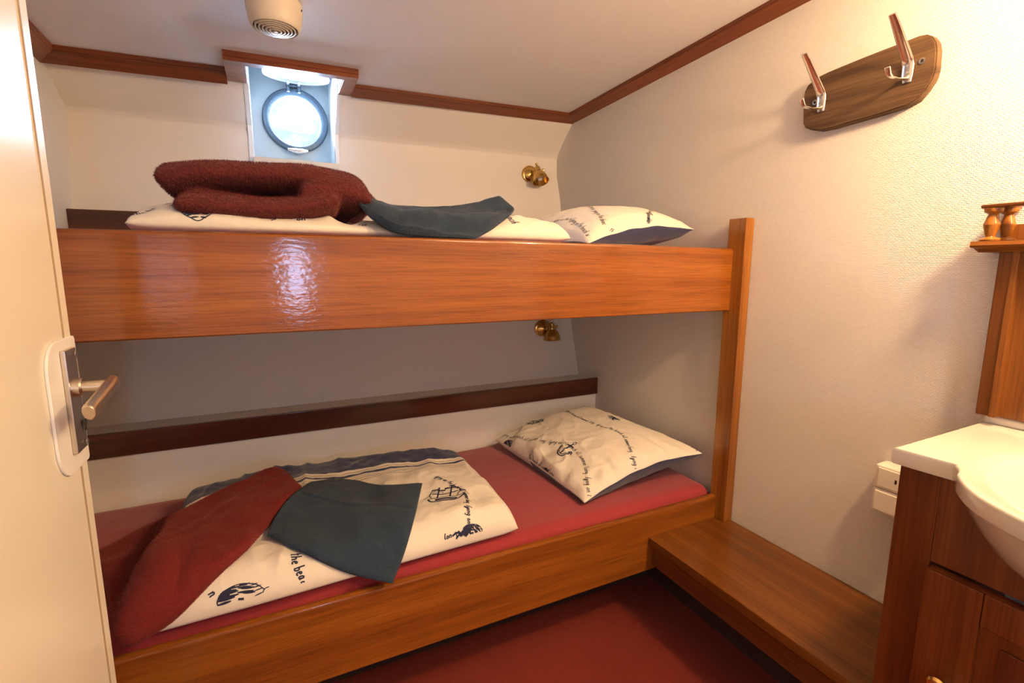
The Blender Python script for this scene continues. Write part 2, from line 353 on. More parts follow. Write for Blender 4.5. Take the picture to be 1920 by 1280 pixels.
# hinge at the top with the raised deadlight cover
hc = W(.101, yp-.012, .562)
bm = tube([hc+Vector((-.03, 0, 0)), hc+Vector((.03, 0, 0))], .009, 14)
for dx in (-.022, .022): tube([hc+Vector((dx, 0, 0)), hc+Vector((dx, -.012, -.012)), hc+Vector((dx, -.012, -.03))], .006, 8, bm=bm, up=(1, 0, 0))
obj('hinge', bm, M_ring, win)
dc = W(.106, 1.685, .561); nrm = Vector((0, -.11, 1))
dk = obj('deadlight_cover', lathe([(.0, .016), (.07, .016), (.108, .012), (.128, .004), (.131, -.003), (.128, -.009), (.121, -.006), (.117, -.002), (.0, -.002)], dc, nrm, 64), mat('deadlight_paint', (.82, .84, .85), .35), win)
for dx in (-.022, .022): obj('cover_bracket', tube([hc+Vector((dx, 0, 0)), hc+Vector((dx, -.02, .004)), hc+Vector((dx, -.05, -.002))], .006, 8, up=(1, 0, 0)), M_white, win)
kc = W(.103, yp, .362)
kn = obj('dog_screw', tube([kc, kc+Vector((0, -.05, 0))], .008, 14), M_alud, win)
obj('wing_nut', tube([kc+Vector((-.042, -.05, .002)), kc+Vector((-.025, -.05, 0)), kc+Vector((0, -.05, -.003)), kc+Vector((.025, -.05, 0)), kc+Vector((.042, -.05, .002))], [.004, .008, .012, .008, .004], 12, .6, (0, 1, 0)), M_alud, kn)
# rear daylight window (behind the lens)
w2 = thing('window_2', W(.145, YR-.015, wz0), kind='structure')
bm = bmesh.new()
for a, b in (((wx0, YR-.03, wz0), (wx0+.015, YR+.01, wz1)), ((wx1-.015, YR-.03, wz0), (wx1, YR+.01, wz1)), ((wx0, YR-.03, wz0), (wx1, YR+.01, wz0+.015)), ((wx0, YR-.03, wz1-.015), (wx1, YR+.01, wz1))): box(a, b, .002, bm)
obj('window_frame', bm, M_white, w2)
obj('pane', box((wx0, YR-.022, wz0), (wx1, YR-.018, wz1), 0), M_glass, w2, smooth=False)
# ------------------------------------------------------------------ door on the left, standing open
XD, YE = -.19, .65
door = thing('door_1', W(XD-.015, .38, zf+.01), kind='structure')
ztop = .47
obj('door_panel', box((XD-.028, .06, zf+.012), (XD, YE-.020, ztop), .002), M_door, door)
obj('edge_lipping', box((XD-.028, YE-.0192, zf+.012), (XD+.0005, YE, ztop), .003), mat('door_lipping', (.77, .74, .63), .3), door)
obj('edge_groove', box((XD-.02, YE-.0215, zf+.02), (XD+.0012, YE-.0200, -.197), 0), M_groove, door, smooth=False)
obj('edge_groove', box((XD-.02, YE-.0215, -.072), (XD+.0012, YE-.0200, ztop-.01), 0), M_groove, door, smooth=False)
# rounded cover plate (lies on the door face), lock plate and lever
def roundrect_yz(x, y0, y1, z0, z1, r, n=10):
    pts = []; r0 = r
    for cy_, cz_, a0 in ((y1-r, z1-r, 0), (y0+r, z1-r, 90), (y0+r, z0+r, 180), (y1-r, z0+r, 270)):
        far = a0 in (0, 270); r = .004 if far else r0
        cy_ = y1-r if far else y0+r; cz_ = (z1-r) if a0 in (0, 90) else (z0+r)
        for k in range(n+1):
            a = math.radians(a0+90*k/n); pts.append(W(x, cy_+r*math.cos(a), cz_+r*math.sin(a)))
    return pts
cp = obj('cover_plate', prism(roundrect_yz(XD, .574, .6505, -.205, -.072, .030), (.004, 0, 0), None, .0012), M_plast, door)
lp = obj('lock_plate', box((XD+.003, .605, -.186), (XD+.0075, .634, -.082), .0015), M_alu, door)
hb = W(XD+.0085, .618, -.121)
bm = lathe([(.013, -.002), (.013, .006), (.011, .008)], hb, (1, 0, 0), 24)
tube([hb, hb+Vector((.012, 0, 0)), hb+Vector((.036, 0, 0)), hb+Vector((.040, -.001, 0))], [.0085, .0085, .009, .009], 20, 1.0, bm=bm)
tube([hb+Vector((.040, .010, .001)), hb+Vector((.040, .006, .001)), hb+Vector((.040, -.02, -.003)), hb+Vector((.037, -.055, -.011)), hb+Vector((.034, -.082, -.017)), hb+Vector((.034, -.085, -.018))], [.004, .0085, .0088, .0085, .0082, .0065], 20, 1.45, bm=bm)
hd = obj('door_handle', bm, M_alu, door)
kz = W(XD+.0086, .628, -.160)
obj('keyhole', lathe([(.006, 0), (.006, .0008), (.003, .001)], kz, (1, 0, 0), 20), M_hole, lp)
obj('keyhole_slot', box((XD+.0085, .6265, -.168), (XD+.0093, .6295, -.160), 0), M_hole, lp)
for zz in (-.088, -.180): obj('plate_screw', lathe([(.004, 0), (.004, .001), (.002, .0016)], W(XD+.0086, .628, zz), (1, 0, 0), 16), M_screw, lp)
# ------------------------------------------------------------------ bunk bed
bed = thing('bunk_bed', W(.26, 1.1, zf), 'varnished mahogany bunk bed with two board-fronted berths and a right-hand post', 'bunk bed')
YB = .815; XP = .972
def board(name, zt, zb, m, bow=0.0):
    n = 24; rows = []
    for k in range(n+1):
        x = XL+.002+(XP-XL-.002)*k/n; f = k/n; b = bow*math.sin(math.pi*f)
        t = .019
        pr = []
        for (y, z) in ((YB, zb+.002), (YB, zt-.006), (YB+.002, zt-.002), (YB+.006, zt), (YB+t-.006, zt), (YB+t-.002, zt-.002), (YB+t, zt-.006), (YB+t, zb), (YB+.002, zb)):
            pr.append(W(x, y, z+(b if z > (zt+zb)/2 else 0)))
        rows.append(pr)
    bm = quadstrip(rows, None, True); q = len(rows[0]); bm.faces.new(bm.verts[:q]); bm.faces.new(bm.verts[-q:]); bmesh.ops.recalc_face_normals(bm, faces=bm.faces)
    return obj(name, bm, m, bed, angle=30)
ub = board('front_board', .0445, -.101, MX, .003)
lb = board('front_board', -.567, -.712, MX)
obj('post', box((XP, .785, -.6245), (XR-.0005, .832, .112), .003), MZ, bed)
obj('post_foot', box((XP, .833, zf), (XR-.0005, .862, -.63), .002), MZ, bed)
obj('bunk_base', box((XL+.002, YB+.0195, -.085), (XR-.002, 1.56, -.070), .001), mat('bunk_base_ply', (.45, .30, .17), .6), bed)
obj('bunk_base', box((XL+.002, YB+.0195, -.66), (XR-.002, 1.370, -.645), .001), MATS['bunk_base_ply'], bed)
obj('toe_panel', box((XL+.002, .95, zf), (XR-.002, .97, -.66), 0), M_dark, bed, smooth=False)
# rails on the lining
tag(obj('wall_rail', box((XL, 1.3615, -.4365), (XR, 1.3715, -.380), .002), MDX), 'long dark mahogany rail on the back wall above the lower mattress', 'rail')
rl = []
for x in (XL, XR): rl.append([W(x, hull_y(x, .12)-.045, .10-.02), W(x, hull_y(x, .12)-.045, .139), W(x, hull_y(x, .12)-.030, .139), W(x, hull_y(x, .12)-.030, .08)])
bm = quadstrip(rl, None, True); bm.faces.new(bm.verts[:4]); bm.faces.new(bm.verts[-4:]); bmesh.ops.recalc_face_normals(bm, faces=bm.faces); bmesh.ops.bevel(bm, geom=bm.edges[:], offset=.002, segments=2, affect='EDGES')
tag(obj('wall_rail', bm, MDX), 'dark wooden rail along the back wall behind the upper duvet', 'rail')
# ------------------------------------------------------------------ bench step along the right wall
st = thing('bench_step', W(.88, .3, zf), 'low varnished mahogany bench step along the right wall below the socket', 'bench')
obj('bench_top', box((.757, -.35, -.6455), (XR-.001, .8145, -.6245), .004), MY, st)
obj('apron', box((.772, -.35, -.700), (.787, .8145, -.6455), .002), wood('apron_mahogany', (.08, .022, .006), (.12, .034, .009), (.16, .05, .012), 1, .4, .3), st)
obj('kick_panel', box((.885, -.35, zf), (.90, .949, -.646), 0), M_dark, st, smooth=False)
# ------------------------------------------------------------------ vanity cabinet
vx, vy, vz = .742, .330, -.2565
cab = thing('vanity_cabinet', W(.87, .1, -.6245), 'dark reddish wooden washbasin cabinet with panelled door at right edge', 'cabinet')
bm = box((vx, .285, -.6235), (XR-.001, vy, vz), .0015); box((vx+.02, -.12, -.6235), (XR-.001, .284, -.60), 0, bm); box((vx, -.12, -.6235), (XR-.001, -.10, vz), 0, bm)
def bowl_under(y):
    f = math.sqrt(((vx+.006-.792)/.142)**2+((y-.128)/.128)**2)
    return -.235+np.interp(f, [.3, .5, .72, .86, .95, 1.05, 1.2], [-.117, -.110, -.091, -.072, -.055, -.034, -.0215])
ys_ = list(np.linspace(-.10, .2845, 60))
prism([W(vx, y, bowl_under(y)) for y in ys_]+[W(vx, .2845, -.3725), W(vx, -.10, -.3725)], (.012*S, 0, 0), bm)
obj('cabinet_body', bm, MCAB, cab)
dr = obj('cabinet_door', box((vx-.009, .020, -.618), (vx+.003, .283, -.3765), .003), MCAB, cab)
# framed panel: raised field
bm = box((vx-.0105, .060, -.590), (vx-.0085, .228, -.418), .0015)
pf = obj('door_field', box((vx-.0125, .085, -.575), (vx-.0090, .205, -.435), .004), wood('field_mahogany', (.09, .018, .006), (.13, .026, .008), (.17, .036, .01), 2, .35, .3), dr)
# rails and stiles stand proud around the field
bm = bmesh.new()
for a, b in (((.225, -.618), (.283, -.3765)), ((.020, -.618), (.062, -.3765)), ((.0625, -.418), (.2245, -.3765)), ((.0625, -.618), (.2245, -.585))):
    box((vx-.0155, a[0], a[1]), (vx-.0085, b[0], b[1]), .0022, bm)
obj('door_frame', bm, MCAB, dr)
kc = at(1767, 1280, x=vx-.02)
obj('knob', lathe([(.006, 0), (.006, .010), (.010, .014), (.0155, .020), (.0165, .026), (.013, .031), (.0, .033)], W(vx-.0155, 0, 0)*1.0+Vector((0, kc.y, kc.z-H)), (-1, 0, 0), 28), M_gold, dr)
# washbasin
def basin():
    zt = -.235; th = .0215
    rim = [(1.0-.001, .3385), (.90, .3375), (.80, .3365), (.729, .336), (.731, .30), (.734, .272), (.720, .262), (.700, .256), (.683, .246), (.665, .233), (.650, .218), (.641, .205), (.632, .190), (.624, .172), (.619, .150), (.618, .128), (.619, .106), (.624, .084), (.632, .066), (.641, .051), (.650, .038), (.665, .023), (.683, .010), (.70, .0), (.72, -.006), (.734, -.016), (.731, -.045), (.729, -.08), (.8, -.0805), (.9, -.0815), (1.0-.001, -.0825)]
    N = 120
    # resample by arc
    P = np.array(rim); P = np.vstack([P, P[:1]]); d = np.r_[0, np.cumsum(np.hypot(*np.diff(P, axis=0).T))]
    t = np.linspace(0, d[-1], N, endpoint=False); t = np.sort(np.r_[t, d[:-1][[0, 3, 27, 30]]]); N = len(t); rp = np.stack([np.interp(t, d, P[:, 0]), np.interp(t, d, P[:, 1])], 1)
    cx, cy = .792, .128; rxb, ryb = .142, .128
    rows = []
    def bowl(f, ang): # ellipse-ish, narrower at the back
        x = cx+rxb*f*math.cos(ang); y = cy+ryb*f*math.sin(ang)*(1.0); return x, y
    angs = [math.atan2((p[1]-cy)/1, (p[0]-cx)/1) for p in rp]
    def pt(x, y, z): return W(x, y, z)
    # under side of the rim going up and over to the bowl
    rows.append([pt(p[0]+(cx-p[0])*.10, p[1]+(cy-p[1])*.10, zt-th) for p in rp])
    rows.append([pt(p[0]+(cx-p[0])*.012, p[1]+(cy-p[1])*.012, zt-th) for p in rp])
    rows.append([pt(p[0], p[1], zt-th+.003) for p in rp])
    rows.append([pt(p[0], p[1], zt-.004) for p in rp])
    rows.append([pt(p[0]+(cx-p[0])*.006, p[1]+(cy-p[1])*.006, zt-.001) for p in rp])
    rows.append([pt(p[0]+(cx-p[0])*.018, p[1]+(cy-p[1])*.018, zt) for p in rp])
    # gentle shoulder
    def mixp(p, a, f, g):
        bx, by = bowl(f, a); return p[0]*(1-g)+bx*g, p[1]*(1-g)+by*g
    for f, g, dz in ((1.12, .5, 0), (1.12, 1, -.0005), (1.06, 1, -.0035), (1.0, 1, -.0045), (.97, 1, -.007), (.95, 1, -.013), (.92, 1, -.03), (.86, 1, -.055), (.74, 1, -.08), (.55, 1, -.098), (.30, 1, -.106), (.06, 1, -.108)):
        rows.append([pt(*mixp(p, a, f, g), zt+dz) for p, a in zip(rp, angs)])
    bm = quadstrip(rows, None, True); bm.faces.new(bm.verts[-N:])
    # bowl underside bulging below the front rim
    r2 = []
    for f, z in ((1.16, -.0205), (1.10, -.035), (1.02, -.055), (.90, -.078), (.72, -.100), (.5, -.117), (.25, -.124), (.02, -.125)):
        r2.append([pt(cx+rxb*f*math.cos(a)*1.02, cy+ryb*f*math.sin(a), zt+z) for a in [2*math.pi*k/96 for k in range(96)]])
    quadstrip(r2, bm, True)
    # upstand at the wall
    box((XR-.022, -.08, zt-.001), (XR-.001, .3365, zt+.013), .006, bm, 3)
    bmesh.ops.recalc_face_normals(bm, faces=bm.faces)
    o = obj('washbasin', bm, M_basin, None, angle=50)
    return tag(o, 'ivory washbasin top with rounded bowl on the wooden cabinet', 'washbasin')
basin()
# ------------------------------------------------------------------ wall panel with galleried shelf
mp = thing('mirror_cabinet', W(.97, .15, -.222), 'mahogany wall panel above the basin with a small galleried shelf on top', 'wall cabinet')
MPAN = wood('panel_mahogany', (.13, .042, .008), (.19, .064, .011), (.25, .09, .016), 2, .35, .3)
bm = box((.962, .3225, -.2205), (XR-.0005, .341, .030), .002); box((.972, -.10, -.2205), (XR-.0005, .3225, .030), .001, bm)
obj('back_panel', bm, MPAN, mp)
obj('side_stile', box((.958, .317, -.2205), (.972, .3245, .030), .001), MPAN, mp)
sh = [(XR-.0005, .040), (.945, .040), (.943, .034), (.945, .031), (.952, .029), (.954, .024), (XR-.0005, .024)]
poly = []
rows = []
for y, k in ((-.12, 0), (.362, 0), (.369, 1)):
    rows.append([W(a if not k else a+(.0), y, z if not k else max(z, .031)) for a, z in sh])
bm = quadstrip(rows, None, True); n = len(sh); bm.faces.new(bm.verts[:n]); bm.faces.new(bm.verts[-n:]); bmesh.ops.recalc_face_normals(bm, faces=bm.faces)
obj('shelf', bm, MY, mp, angle=20)
sp_prof = [(0, 0), (.0165, 0), (.0175, .003), (.015, .006), (.0085, .008), (.008, .009), (.0095, .014), (.0135, .032), (.0137, .034), (.013, .036), (.0085, .052), (.0075, .054), (.010, .056), (.0145, .059), (.0155, .063), (.0155, .066), (0, .066)]
for x, y in ((.957, .352), (.957, .255), (.957, .160), (.983, .344)):
    obj('spindle', lathe(sp_prof, W(x, y, .0402), (0, 0, 1), 28, cap=False), MZ, mp)
zr = .0402+.0655/S
bm = box((.946, -.12, zr), (.966, .364, zr+.006), .003); box((.966, .335, zr), (XR-.001, .355, zr+.006), .003, bm)
obj('gallery_rail', bm, MY, mp)
obj('gallery_back', box((.990, -.12, .0402), (XR-.0008, .351, .065), .002), MPAN, mp)
# ------------------------------------------------------------------ switch and socket
sw = thing('light_switch', at(1665, 880, x=.985), 'small ivory light switch on the right wall, above the socket', 'switch')
y0, y1 = .405, .468
obj('switch_box', box((.966, y0, -.3935), (XR-.0005, y1, -.350), .004, None, 3), M_sock, sw)
rk = obj('rocker', box((.9635, y0+.006, -.389), (.967, y1-.006, -.3545), .0025), M_sock, sw)
obj('indicator', box((.9628, y0+.026, -.375), (.9637, y0+.029, -.368), 0), M_hole, rk, smooth=False)
so = thing('power_socket', at(1665, 930, x=.985), 'small ivory power socket on the right wall, below the switch', 'socket')
obj('socket_box', box((.966, y0, -.4385), (XR-.0005, y1, -.3945), .004, None, 3), M_sock, so)
obj('flap_cover', box((.9625, y0+.005, -.4345), (.967, y1-.004, -.3975), .003), M_sock, so)
# ------------------------------------------------------------------ coat rack
cr_ = thing('coat_rack', W(.99, .57, .27), 'weathered wooden coat rack board with two metal hooks on right wall', 'coat rack')
outl = [(1505, 232), (1506, 190), (1508, 172), (1514, 160), (1530, 146), (1552, 135), (1600, 115), (1650, 95), (1700, 76), (1722, 67), (1737, 64), (1747, 67), (1755, 78), (1757, 95), (1754, 130), (1748, 148), (1735, 168), (1718, 188), (1700, 198), (1650, 214), (1600, 228), (1560, 240), (1535, 245), (1518, 243), (1509, 239)]
poly = [at(px, py, x=.983) for px, py in outl]
bm = prism(poly, (.0165*S, 0, 0))
bmesh.ops.bevel(bm, geom=[e for e in bm.edges if abs(e.verts[0].co.x-.983*S) < 1e-4 and abs(e.verts[1].co.x-.983*S) < 1e-4], offset=.003, segments=2, affect='EDGES')
obj('rack_board', bm, MWEA, cr_, angle=50)
def hook(bx, by):
    b0 = at(bx, by, x=.983)           # middle of the base on the board face
    y, z = b0.y, b0.z; x = b0.x
    bm = bmesh.new(); V = Vector
    tube([V((x-.001, y, z-.026)), V((x-.004, y, z-.012)), V((x-.004, y, z+.012)), V((x-.012, y, z+.026)), V((x-.040, y-.001, z+.052)), V((x-.078, y-.002, z+.088)), V((x-.094, y-.002, z+.102))],
         [.009, .012, .0125, .0125, .0115, .0095, .008], 14, .32, (1, 0, 0), bm)
    o = obj('hook', bm, M_hook, cr_)
    tube_ = tube([V((x-.004, y, z-.014)), V((x-.012, y, z-.020)), V((x-.040, y+.001, z-.024)), V((x-.066, y+.001, z-.024)), V((x-.076, y+.001, z-.019)), V((x-.084, y+.001, z-.006))], [.0075, .0065, .0055, .0055, .006, .0065], 12, .55, (0, 0, 1))
    obj('lower_prong', tube_, M_hook, o)
    for dz in (-.006, .010): obj('hook_screw', lathe([(.0035, 0), (.0035, .001), (.001, .002)], V((x-.0072, y, z+dz)), (-1, 0, 0), 14), M_screw, o)
hook(1703, 133); hook(1541, 190)
for px, py in ((1729, 114), (1528, 192)):
    c = at(px, py, x=.9826); s = obj('board_screw', lathe([(.0, .0), (.0068, .0), (.0068, .0012), (.004, .0016), (.0035, .0008), (.0, .0008)], c, (-1, 0, 0), 20), M_screw, cr_)
    obj('screw_slot', lathe([(.0034, 0), (.0034, .0012)], c, (-1, 0, 0), 14), M_hole, s)
# ------------------------------------------------------------------ brass reading lamps
def reading_lamp(x, z, dirv, label, off):
    y = hull_y(x, z); base = W(x, y-.0005, z); k = 1.36
    def K(pr): return [(r*k, h*k) for r, h in pr]
    t = thing('reading_lamp', base, label, 'wall lamp', 'brass reading lamps on the back wall')
    a = (0, -1, 0)
    obj('wall_base', lathe(K([(0, -.004), (.033, -.004), (.034, .004), (.031, .007), (.027, .008), (.024, .012), (.015, .017), (.008, .02), (0, .02)]), base, a, 48), M_brass, t)
    j = base+Vector(off); d = Vector(dirv).normalized(); top = j
    obj('arm', tube([base+Vector((0, -.020, 0)), base+Vector((off[0]*.2, -.045, off[2]*.5)), j+Vector((-.012, .010, 0)), j], .0075, 12), M_brass, t)
    prof_o = K([(0, -.016), (.010, -.015), (.0115, -.002), (.0125, 0), (.013, .006), (.018, .010), (.0250, .020), (.0290, .034), (.0305, .044), (.0318, .046), (.0310, .0468), (.0292, .045), (.0278, .034), (.023, .021), (.015, .012), (0, .010)])
    shd = obj('lamp_shade', lathe(prof_o, top, d, 48, cap=False), M_brass, t)
    obj('shade_lining', lathe(K([(.0296, .0455), (.0282, .034), (.0235, .022), (.0150, .013), (0, .0122)]), top, d, 48, cap=False), M_shin, shd)
    obj('finial', lathe(K([(0, -.034), (.004, -.033), (.0048, -.030), (.003, -.027), (.004, -.024), (.0035, -.020), (.006, -.016), (0, -.015)]), top, d, 20, cap=False), M_brass, t)
    obj('thumb_screw', lathe(K([(.003, 0), (.003, .006), (.006, .008), (.006, .012), (0, .013)]), j+Vector((.012, -.002, .002)), (1, -.3, .1), 18), M_brass, t)
    obj('bulb', lathe(K([(.006, .012), (.009, .020), (.011, .030), (.008, .038), (0, .040)]), top, d, 18, cap=False), M_shin, t)
reading_lamp(.884, .336, (.02, -.50, -1), 'brass reading lamp above the upper pillow, shade tilted toward the room', (.012, -.070, .010))
reading_lamp(.874, -.222, (.03, -.05, -1), 'brass reading lamp below the upper bunk, shade pointing down', (.020, -.062, .012))
# ------------------------------------------------------------------ ceiling vent
vx_, vy_ = .0395, 1.165
vc = W(vx_, vy_, ceil_z(vx_, vy_)); vt = thing('ceiling_vent', vc, 'cream plastic ceiling ventilator with round slatted grille', 'ventilator')
a = (0, 0, -1); hh = .066
obj('housing', lathe([(.072, -.004), (.073, .008), (.0725, .02), (.069, .045), (.066, hh-.010), (.0625, hh-.002), (.0595, hh), (.057, hh-.003), (.0555, hh-.015), (0, hh-.016)], vc, a, 64, (1.0, 1.0), cap=False), M_vent, vt)
obj('grille_cavity', lathe([(0, hh-.015), (.0555, hh-.015), (.0555, hh-.014), (0, hh-.014)], vc, a, 48, cap=False), M_ventd, vt)
gr = bmesh.new()
for r in (.051, .042, .033, .024, .0145):
    lathe([(r-.002, hh-.010), (r+.002, hh-.010), (r+.0018, hh+.001+(.047-r)*.15), (r-.0015, hh+.002+(.047-r)*.15), (r-.002, hh-.010)], vc, a, 56, cap=False, bm=gr)
lathe([(0, hh-.010), (.0055, hh-.010), (.0055, hh+.007), (0, hh+.008)], vc, a, 24, cap=False, bm=gr)
for k in range(3):
    t = math.radians(90+120*k); d = Vector((math.cos(t), math.sin(t), 0)); tube([vc+Vector((0, 0, -hh+.006))+d*.004, vc+Vector((0, 0, -hh+.006))+d*.057], .002, 8, bm=gr)
obj('grille', gr, M_vent, vt)
for t in (150, 20):
    d = Vector((math.cos(math.radians(t)), -abs(math.sin(math.radians(t))), 0)); obj('clip_slot', lathe([(.005, 0), (.005, .0015)], vc+d*.0725+Vector((0, 0, -.014)), d, 10, (1, .5)), M_ventd, vt)
# ------------------------------------------------------------------ cloth builders
def fbm(p, s, o=3): return noise.fractal(Vector(p)*s, .9, 2.1, o, noise_basis='PERLIN_ORIGINAL')
class Surf:
    """padded sheet: mid-surface from a control grid, thickness above and below, closed round the rim"""
    def __init__(s, ctrl, nu=120, nv=90, top=.02, bot=.02, edge=.08, power=.5, wr=None, mat_bot=1, edge_u=None, dense=False, zmin=None, botmat=None):
        s.botmat = botmat
        c = None if dense else np.array([[list(p) for p in r] for r in ctrl], float)
        a = ctrl if dense else catmull(catmull(c, nv).transpose(1, 0, 2), nu).transpose(1, 0, 2); s.mid = a; s.nu, s.nv = nu, nv
        du = np.gradient(a, axis=1); dv = np.gradient(a, axis=0); n = np.cross(du, dv); n /= np.linalg.norm(n, axis=2)[:, :, None]+1e-12; s.flip = n[:, :, 2].mean() < 0
        if s.flip: n = -n
        u = np.linspace(0, 1, nu)[None, :].repeat(nv, 0); v = np.linspace(0, 1, nv)[:, None].repeat(nu, 1); s.u, s.v = u, v
        eu = edge_u or edge
        du_ = np.clip(np.minimum(u, 1-u)/eu, 0, 1); dv_ = np.clip(np.minimum(v, 1-v)/edge, 0, 1)
        pr = (1-(1-du_)**2)**power*(1-(1-dv_)**2)**power
        T = top(u, v) if callable(top) else top; B = bot(u, v) if callable(bot) else bot
        wv = np.zeros_like(u)
        if wr:
            for i in range(nv):
                for j in range(nu): wv[i, j] = wr(u[i, j], v[i, j], a[i, j])
        fade = np.clip(np.minimum(du_, dv_)*1.4, 0, 1)
        s.top = a+n*(T*pr+wv*fade)[:, :, None]; s.bot = a-n*(B*pr)[:, :, None]; s.mb = mat_bot
        if zmin is not None: s.bot[:, :, 2] = np.maximum(s.bot[:, :, 2], zmin); s.top[:, :, 2] = np.maximum(s.top[:, :, 2], zmin+.001)
    def P(s, u, v):
        x = np.clip(u, 0, 1)*(s.nu-1); y = np.clip(v, 0, 1)*(s.nv-1); i = min(int(x), s.nu-2); j = min(int(y), s.nv-2); fx, fy = x-i, y-j; t = s.top
        return (t[j, i]*(1-fx)+t[j, i+1]*fx)*(1-fy)+(t[j+1, i]*(1-fx)+t[j+1, i+1]*fx)*fy
    def uv_px(s, px, py):
        q = proj(s.top); d = (q[:, :, 0]-px)**2+(q[:, :, 1]-py)**2; dep = (s.top-np.array([0, 0, H]))@FW; dep = np.where(d <= d.min()+14, dep+d*.002, 99); j, i = np.unravel_index(np.argmin(dep), d.shape); return i/(s.nu-1), j/(s.nv-1)
    def frame(s, u, v):
        e = .012; p = s.P(u, v); Ju = (s.P(u+e, v)-s.P(u-e, v))/(2*e); Jv = (s.P(u, v+e)-s.P(u, v-e))/(2*e); n = np.cross(Ju, Jv); n /= np.linalg.norm(n)+1e-12
        if s.flip: n = -n
        return p, np.stack([Ju, Jv], 1), n
    def build(s, prints=()):
        bm = bmesh.new(); uvl = bm.loops.layers.uv.new('UVMap'); T = [[None]*s.nu for _ in range(s.nv)]; B = [[None]*s.nu for _ in range(s.nv)]
        for j in range(s.nv):
            for i in range(s.nu):
                T[j][i] = bm.verts.new(s.top[j, i]); B[j][i] = T[j][i] if i in (0, s.nu-1) or j in (0, s.nv-1) else bm.verts.new(s.bot[j, i])
        for j in range(s.nv-1):
            for i in range(s.nu-1):
                for G, mi, rev in ((T, 0, s.flip), (B, s.mb, not s.flip)):
                    q = [(j, i), (j, i+1), (j+1, i+1), (j+1, i)]
                    if rev: q = q[::-1]
                    try: f = bm.faces.new([G[a][b] for a, b in q])
                    except ValueError: continue
                    f.material_index = mi if not (s.botmat and mi) else s.botmat(i/(s.nu-1), j/(s.nv-1))
                    for lo, (a, b) in zip(f.loops, q): lo[uvl].uv = (b/(s.nu-1), a/(s.nv-1))
        for st in prints:                         # printed strokes: ribbons (list of 3D centre points, normals, half width)
            pts, nr, hw = st; L = []
            for k in range(len(pts)):
                t = pts[min(k+1, len(pts)-1)]-pts[max(k-1, 0)]; sd = np.cross(nr[k], t); sd /= np.linalg.norm(sd)+1e-12; w_ = hw[k] if isinstance(hw, (list, np.ndarray)) else hw
                L.append((bm.verts.new(pts[k]+sd*w_), bm.verts.new(pts[k]-sd*w_)))
            for k in range(len(L)-1):
                f = bm.faces.new((L[k][0], L[k][1], L[k+1][1], L[k+1][0])); f.material_index = s.ink
        return bm
    ink = 2
GL = {'l': (.26, [[(.12, 1), (.06, .5), (.06, .1), (.15, 0), (.24, .08)]]), 'y': (.42, [[(0, .5), (.04, .18), (.16, .08), (.3, .5)], [(.3, .5), (.28, -.1), (.18, -.42), (.04, -.34), (.12, -.1), (.4, .1)]]),
 'i': (.2, [[(.06, .5), (.05, .08), (.16, .02)], [(.08, .74), (.1, .70)]]), 'n': (.42, [[(.02, .5), (.03, 0)], [(.03, .3), (.16, .5), (.28, .4), (.28, .05), (.36, .02)]]),
 'g': (.42, [[(.28, .45), (.12, .5), (.02, .25), (.1, .03), (.26, .15), (.28, .48)], [(.28, .48), (.28, -.15), (.16, -.42), (.02, -.3)]]), 'o': (.40, [[(.16, .5), (.02, .25), (.14, 0), (.3, .2), (.2, .48), (.16, .5)]]),
 't': (.30, [[(.12, .95), (.08, .1), (.18, 0)], [(-.02, .62), (.26, .66)]]), 'h': (.42, [[(.06, 1), (.02, 0)], [(.03, .28), (.18, .5), (.28, .36), (.28, 0)]]),
 'e': (.36, [[(.03, .26), (.26, .34), (.18, .5), (.05, .38), (.05, .1), (.16, 0), (.28, .08)]]), 'b': (.40, [[(.06, 1), (.03, 0)], [(.03, .3), (.18, .48), (.3, .25), (.16, 0), (.03, .08)]]),
 'a': (.42, [[(.28, .42), (.14, .5), (.02, .25), (.1, .02), (.26, .2), (.29, .48)], [(.29, .48), (.29, .08), (.38, .02)]]), 'c': (.34, [[(.26, .42), (.14, .5), (.03, .25), (.12, .02), (.28, .08)]]),
 's': (.32, [[(.24, .44), (.12, .5), (.05, .38), (.2, .2), (.16, .02), (.02, .04)]]), 'u': (.42, [[(.02, .5), (.04, .1), (.14, .02), (.28, .2), (.3, .5)], [(.3, .5), (.3, .06), (.38, .02)]]),
 'm': (.58, [[(.02, .5), (.03, 0)], [(.03, .3), (.14, .5), (.22, .4), (.22, .03)], [(.22, .3), (.34, .5), (.44, .4), (.44, .04), (.52, .02)]]), 'r': (.30, [[(.03, .5), (.04, 0)], [(.04, .28), (.14, .46), (.26, .44)]]),
 '.': (.16, [[(.04, .04), (.08, .0)]]), ' ': (.28, [])}
def resample(P, step):
    P = np.asarray(P, float); d = np.r_[0, np.cumsum(np.linalg.norm(np.diff(P, axis=0), axis=1))]; n = max(2, int(d[-1]/step)+1); t = np.linspace(0, d[-1], n)
    return np.stack([np.interp(t, d, P[:, k]) for k in range(P.shape[1])], 1)
